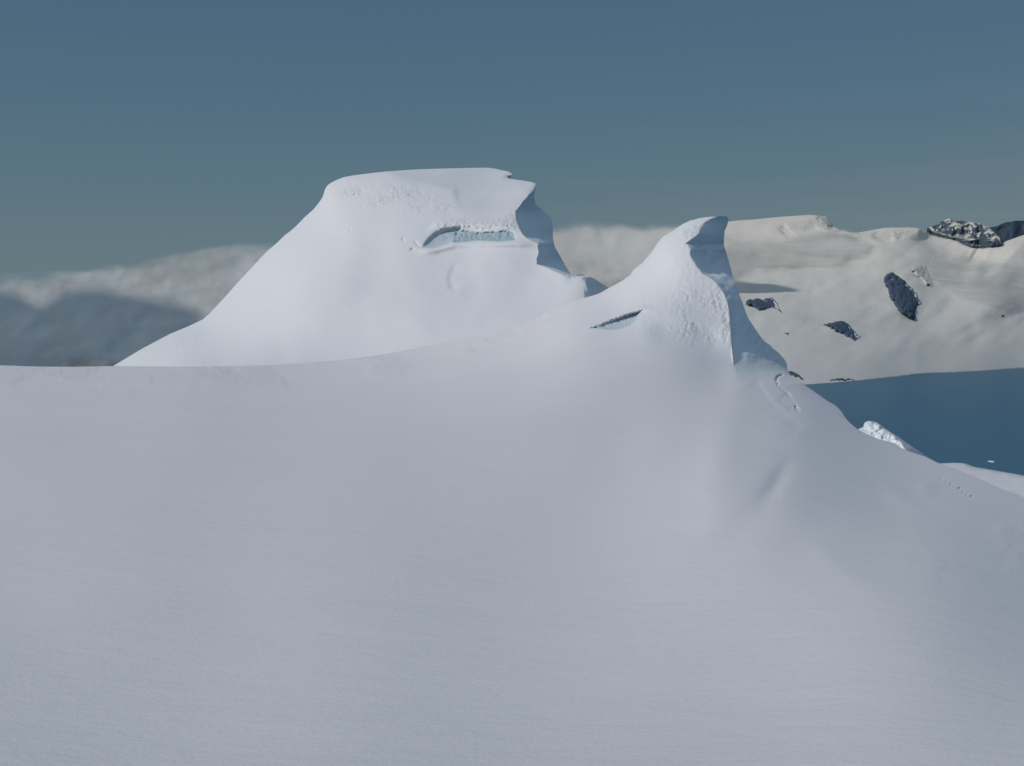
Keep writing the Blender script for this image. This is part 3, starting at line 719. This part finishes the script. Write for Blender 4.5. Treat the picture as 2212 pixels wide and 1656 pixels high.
OUTCROPS = [
    ('rock_outcrop', [(1607, 659), (1616, 650), (1625, 647), (1635, 645), (1650, 647), (1660, 643), (1669, 642), (1673, 651), (1680, 659), (1684, 667), (1690, 677), (1676, 668), (1666, 664), (1656, 670), (1647, 673), (1638, 672), (1633, 667), (1626, 663)],
     'low dark rock outcrop right beside the snow horn, flat topped', M_ROCK, 60, .05),
    ('rock_outcrop', [(1778, 702), (1788, 698), (1800, 697), (1813, 694.5), (1832, 698), (1838, 705), (1843, 713), (1850, 722), (1859, 728), (1847, 736), (1835, 731), (1822, 722), (1804, 716), (1795, 708)],
     'small wedge of dark rock in the snow field, just above the shoreline of the bay', M_ROCK, 60, .2),
    ('rock_outcrop', [(1909, 601), (1914, 594), (1925, 590), (1933, 593), (1940, 596), (1948, 603), (1955, 609), (1967, 620), (1974, 628), (1980, 636), (1988, 651), (1991, 659), (1980, 662), (1978, 677), (1977, 692), (1964, 688), (1945, 677), (1934, 660), (1923, 642), (1916, 623), (1910, 610)],
     'largest dark rock outcrop, a long tooth running down the far snow face', M_ROCK, 90, .15),
    ('rock_outcrop', [(1966, 580), (1978, 574), (1999, 575), (2006, 590), (2012, 604), (2017, 619), (2002, 619), (1990, 606), (1975, 594)],
     'ragged half buried rocks, up and to the right of the largest outcrop', None, 50, .6),
    ('rock_outcrop', [(1703, 804), (1710, 803), (1718, 806), (1724, 808), (1731, 815), (1737, 823), (1724, 817), (1708, 811)],
     'small shore rock just where the snow rib meets the bay', M_ROCK, 25, .35),
    ('rock_outcrop', [(1790, 822), (1806, 819), (1816, 818), (1830, 819), (1848, 821), (1835, 823), (1812, 822.5), (1800, 823)],
     'thin line of rock along the shoreline of the bay', M_ROCK, 25, .3),
    ('rock_outcrop', [(1692, 719), (1698, 720), (1705, 719.5), (1703, 721.5), (1702, 725), (1699, 722)], 'tiny rock speck in the snow left of the wedge shaped outcrop', M_ROCK, 15, .0),
    ('rock_outcrop', [(2163, 681), (2168, 681), (2169, 685), (2164, 685.5)], 'tiny lone rock speck in the snow at the far right', M_ROCK, 15, .0),
    ('rock_outcrop', [(1762, 467), (1775, 467.5), (1788, 472), (1797, 484), (1798, 492), (1786, 490), (1774, 482)], 'dark rocks on the right shoulder of the domed far summit', None, 60, .45),
]
M_FAINT = rock_material('snowy_rock', rock=(.13, .17, .22, 1), amount=.42, size=50., flat=.3)
for nme, poly, lab, mat, hgt, am in OUTCROPS:
    P = np.array(densify(poly, 3.0)); c0 = P.mean(0)
    big = (P.max(0)-P.min(0)).max() > 20
    if big:
        P = P+np.stack([fbm(P[:, 0]*.23, P[:, 1]*.23, 3), fbm(P[:, 0]*.23+50, P[:, 1]*.23, 3)], -1)*3.2
    P = [tuple(p) for p in P]
    def dep(U, V, P=P, hgt=hgt):
        d = np.maximum(sdpoly(P, U, V), 0)
        n = fbm(U*.12, V*.12, 4); n2 = fbm(U*.35+9, V*.35, 3)
        # upstanding on its left, facing away from the sun on the broad right side
        lean = (U-c0[0])*5.0+(V-c0[1])*-3.0
        return far_depth(U, V)-hgt*smooth(0, 6, d)*(1.1+.6*n+.15*n2)*.9+lean*smooth(0, 5, d)*(.6+.0*n)-6
    V2, co2, T2, sk, nn = small_relief(P, dep, 1.9 if big else 1.3, [(120, 40, 0)])
    tri = np.vstack([T2, sk])
    o = build(nme, co2, tri, mat or M_FAINT, None, {'rough': np.zeros(len(co2))})
    tag(o, lab, 'rock', 'rock outcrops in the far snow fields')

RP1 = [(2003, 494), (2012, 490), (2019, 487), (2028, 483), (2037, 478), (2046, 474), (2052, 472), (2057, 475), (2060, 479), (2070, 478), (2078, 478), (2096, 479), (2106, 482), (2113, 482), (2120, 484), (2128, 489), (2134, 492), (2142, 497), (2158, 512), (2164, 526),
       (2150, 530), (2133, 531), (2115, 533), (2096, 533), (2086, 528), (2080, 525), (2069, 516), (2055, 513), (2041, 509), (2030, 506), (2019, 503)]
RP2 = [(2134, 492), (2146, 491), (2157, 488), (2162, 484), (2168, 482), (2178, 480), (2189, 478), (2200, 477.5), (2212, 477), (2300, 470), (2330, 490), (2260, 500), (2212, 509), (2194, 518), (2180, 523), (2164, 527), (2158, 515), (2148, 504)]
def rp(seed, am, flat, lab, poly, mat):
    P = np.array(densify(poly, 2.5)); P = P+np.stack([fbm(P[:, 0]*.3+seed, P[:, 1]*.3, 3), fbm(P[:, 0]*.3, P[:, 1]*.3+seed, 3)], -1)*1.6
    P = [tuple(p) for p in P]; pm = np.array(P)
    def dep(U, V):
        d = np.maximum(sdpoly(P, U, V), 0)
        rid = 1-np.abs(fbm(U*.045+seed, V*.03, 2))*2.2
        return far_depth(U, np.maximum(V, tpv(U)+12))+np.maximum(tpv(U)+12-V, 0)*10-60-am*rid*smooth(0, 10, d)-am*.28*fbm(U*.16, V*.16+seed, 3)*smooth(0, 4, d)+flat*(U-pm[:, 0].min())
    V2, co2, T2, sk, nn = small_relief(P, dep, 1.7, [(200, 100, 0), (600, 500, 0)])
    o = build('rocky_summit', co2, np.vstack([T2, sk]), mat, None, {'rough': np.zeros(len(co2))})
    return tag(o, lab, 'rocky summit', 'rocky summits on the far skyline')
rp(3, 110, 0.0, 'jagged rock summit dusted with sunlit snow on the far skyline', RP1, rock_material('dusted_rock', rock=(.08, .112, .15, 1), snow=(.70, .66, .58, 1), amount=.33, size=130., flat=.25))
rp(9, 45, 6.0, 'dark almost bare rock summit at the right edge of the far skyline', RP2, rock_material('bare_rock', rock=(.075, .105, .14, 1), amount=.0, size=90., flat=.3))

# small ice floe
def floe():
    c = world(2142, 998, -SEA/((998-CV)/F)); n = 10; pts = []; tri = []
    for r, z in ((1., -.5), (.9, 1.2), (.45, 2.0)):
        for k in range(n):
            a = 2*math.pi*k/n; rr = r*(1+.25*math.sin(3*a+1)); pts.append((c[0]+9*rr*math.cos(a), c[1]+16*rr*math.sin(a), SEA+z))
    for q in range(2):
        for k in range(n):
            a = q*n+k; b = q*n+(k+1) % n; tri += [(a, b, b+n), (a, b+n, a+n)]
    for k in range(1, n-1): tri.append((2*n, 2*n+k, 2*n+k+1))
    return tag(build('ice_floe', np.array(pts), np.array(tri), M_BLOCK, None, {'ice': np.zeros(len(pts)), 'rough': np.zeros(len(pts))}), 'tiny white ice floe drifting alone on the dark sea', 'ice floe')
floe()

# ------------------------------------------------------------------ 6. clouds and mist
def cloud(name, poly, depth, mat, fade, lab, step=12., top_only=None):
    V2, T2, loop = fill(poly, [(step, None)])
    U, V = V2.T; d, _, _ = pdist(poly, U, V, True)
    a = smooth(0, 1, np.clip(d/fade, 0, 1)) if top_only is None else np.clip(pdist(top_only, U, V)[0]/fade, 0, 1)
    co = world(U, V, depth(U, V)); T2 = orient(co, T2)
    o = build(name, co, T2, mat, None, {'alpha': a})
    return tag(o, lab, 'cloud', 'clouds and mist around the mountains')
def billow(sc, amp, seed=0):
    return lambda U, V: amp*(np.abs(fbm(U*.013*sc+V*.006*sc+seed, V*.021*sc-U*.004*sc, 4))*2-.5)
A_TOP = [(-900, 610), (-400, 604), (0, 592), (60, 587), (92, 586), (140, 580), (184, 579), (246, 569), (307, 558), (340, 553), (369, 543), (410, 537), (446, 528), (480, 524), (507, 522), (584, 522), (700, 540), (820, 560)]
ba = billow(1.0, 30, 2.)
cloud('cloud', A_TOP+[(820, 800), (-900, 800)], lambda U, V: 15500+ba(U, V)+(640-V)*3,
      cloud_material('lit_cloud', (.90, .89, .87, 1), size=620., stretch=(.6, .25, 1.35), rot=(0, .2, 0), lo=.03, hi=.68, soft=.98, density=.93, vary=.76), 50,
      'pale sunlit cloud bank rising behind the left flank of the big peak', 7., top_only=A_TOP)
B_TOP = [(-900, 640), (-200, 622), (0, 610), (45, 612), (90, 630), (130, 606), (210, 602), (270, 616), (330, 622), (390, 636), (440, 660), (520, 740), (600, 820)]
bb = billow(.7, 4, 9.)
cloud('cloud', B_TOP+[(600, 825), (-900, 825)], lambda U, V: 8200+(V-620)*2.2+bb(U, V)*smooth(600, 680, V),
      cloud_material('shaded_cloud', (.84, .83, .81, 1), size=380., stretch=(.7, .2, 1.2), lo=.05, hi=.8, soft=1.15, density=.93, vary=.86), 62,
      'dark shaded cloud filling the valley at the far left', 7., top_only=B_TOP)
cloud('cloud', [(110, 835), (110, 780), (150, 758), (200, 748), (250, 758), (290, 790), (290, 835)], lambda U, V: 6500+bb(U*2, V*2),
      cloud_material('puff_cloud', (.6, .6, .6, 1), size=110., stretch=(1, 1, 1.3), lo=.25, hi=.95, soft=1.2, density=.6), 40, 'small pale puff of mist low by the foot of the big peak', 5.)
D = [(1000, 760), (1000, 560), (1080, 500), (1195, 478), (1250, 472), (1320, 470), (1400, 466), (1470, 470), (1560, 476), (1600, 492), (1650, 520), (1665, 560), (1640, 600), (1580, 640), (1400, 730), (1100, 760)]
bd = billow(.9, 22, 5.)
def d_depth(U, V):
    vt = np.maximum(V, np.maximum(tpv(U)+14, 540))
    return np.minimum(far_depth(U, vt)-110, 11800)+bd(U, V)+(vt-V)*3
cloud('cloud', D, d_depth, cloud_material('mist', (.70, .685, .665, 1), size=400., stretch=(.6, .25, 1.4), rot=(0, .3, 0), lo=.06, hi=.62, soft=1.0, density=.95, vary=.88), 58,
      'broad soft grey cloud behind the horn, hiding the skyline left of the domed summit', 7.)
E = [(1560, 540), (1580, 505), (1680, 498), (1760, 486), (1800, 478), (1850, 488), (1900, 520), (1890, 560), (1800, 590), (1640, 600)]
cloud('cloud', E, lambda U, V: far_depth(U, np.maximum(V, tpv(U)+6))-130+bd(U, V)*.35,
      cloud_material('thin_mist', (.74, .73, .71, 1), size=300., stretch=(.6, 1, 2.2), rot=(0, .3, 0), lo=.2, hi=1.05, soft=1.0, density=.7, vary=.92), 34,
      'thin wisp of mist in the saddle right of the domed summit', 7.)
G = [(1980, 600), (2000, 545), (2080, 530), (2160, 545), (2260, 560), (2300, 640), (2200, 690), (2060, 660)]
cloud('cloud', G, lambda U, V: far_depth(U, V)-120+bd(U, V)*.3,
      cloud_material('slope_mist', (.72, .72, .71, 1), size=260., stretch=(.6, 1, 1.8), rot=(0, .5, 0), lo=.3, hi=1.2, soft=1.0, density=.65, vary=.92), 36,
      'faint mist drifting over the snow slope under the rocky summits', 7.)

# ------------------------------------------------------------------ camera, sun, sky
cam = bpy.data.cameras.new('camera'); co_ = bpy.data.objects.new('camera', cam); COL.objects.link(co_)
co_.location = (0, 0, 0); co_.rotation_euler = (math.radians(90), 0, 0)
cam.sensor_width = 36; cam.lens = F/2212*36; cam.shift_y = -(828-CV)/2212; cam.clip_start = .5; cam.clip_end = 300000
scene.camera = co_

SUN = np.array([-.68, -.50, .52]); SUN /= np.linalg.norm(SUN)
sun = bpy.data.lights.new('sun', 'SUN'); so = bpy.data.objects.new('sun', sun); COL.objects.link(so)
sun.energy = 1.98; sun.angle = math.radians(.5); sun.color = (1, .955, .89)
so.rotation_euler = Vector(SUN).to_track_quat('Z', 'Y').to_euler()
w = bpy.data.worlds.new('World'); scene.world = w; w.use_nodes = True; nt = w.node_tree; nt.nodes.clear()
out = N(nt, 'ShaderNodeOutputWorld'); bg = N(nt, 'ShaderNodeBackground'); sk_ = N(nt, 'ShaderNodeTexSky')
sk_.sky_type = 'NISHITA'; sk_.sun_disc = False; sk_.sun_elevation = math.asin(SUN[2]); sk_.sun_rotation = math.atan2(SUN[0], SUN[1]) % (2*math.pi)
sk_.altitude = 400; sk_.air_density = 1.0; sk_.dust_density = 1.0; sk_.ozone_density = 1.5
bg.inputs[1].default_value = .07
# thin high haze dulls the sky towards the horizon
tc = N(nt, 'ShaderNodeTexCoord'); sx_ = N(nt, 'ShaderNodeSeparateXYZ'); lk(nt, tc.outputs['Generated'], sx_.inputs[0])
rp_ = N(nt, 'ShaderNodeValToRGB'); cr = rp_.color_ramp
def lin(c): return tuple(((x/255+.055)/1.055)**2.4 for x in c)+(1,)
stops = [(0.0, (100, 119, 128)), (.07, (93, 116, 127)), (.15, (80, 109, 126)), (.25, (70, 102, 124)), (.45, (88, 112, 132)), (1.0, (128, 146, 164))]  # upper stops brightened overhead as added fill for the shadows
cr.elements[0].position = 0; cr.elements[0].color = lin(stops[0][1]); cr.elements[1].position = 1; cr.elements[1].color = lin(stops[-1][1])
for p_, c_ in stops[1:-1]:
    e_ = cr.elements.new(p_); e_.color = lin(c_)
lk(nt, sx_.outputs['Z'], rp_.inputs[0])
mp_ = N(nt, 'ShaderNodeMapping'); mp_.inputs['Scale'].default_value = (1.0, 1.0, 16); mp_.inputs['Rotation'].default_value = (0, .12, 0); lk(nt, tc.outputs['Generated'], mp_.inputs[0])
cn = noise(nt, mp_.outputs[0], 2.2, 5, .5, .4); cn = math_node(nt, 'MULTIPLY', math_node(nt, 'SUBTRACT', cn, .38), 3.2, True)
veil = math_node(nt, 'MULTIPLY', math_node(nt, 'MULTIPLY', math_node(nt, 'ADD', sx_.outputs['X'], .12, True), cn), math_node(nt, 'MULTIPLY', math_node(nt, 'SUBTRACT', 1.0, math_node(nt, 'MULTIPLY', sx_.outputs['Z'], 5.5), True), 2.2), True)
hz = mix_col(nt, veil, rp_.outputs[0], lin((112, 122, 126)))
scl = N(nt, 'ShaderNodeVectorMath', operation='SCALE'); scl.inputs['Scale'].default_value = 1/.07; lk(nt, hz, scl.inputs[0])
lk(nt, mix_col(nt, .92, sk_.outputs[0], scl.outputs[0]), bg.inputs[0])
lk(nt, bg.outputs[0], out.inputs[0])

scene.view_settings.view_transform = 'Standard'; scene.view_settings.look = 'None'; scene.view_settings.exposure = 0
scene.render.engine = 'CYCLES'; scene.cycles.use_denoising = True; scene.cycles.max_bounces = 6; scene.cycles.transparent_max_bounces = 12
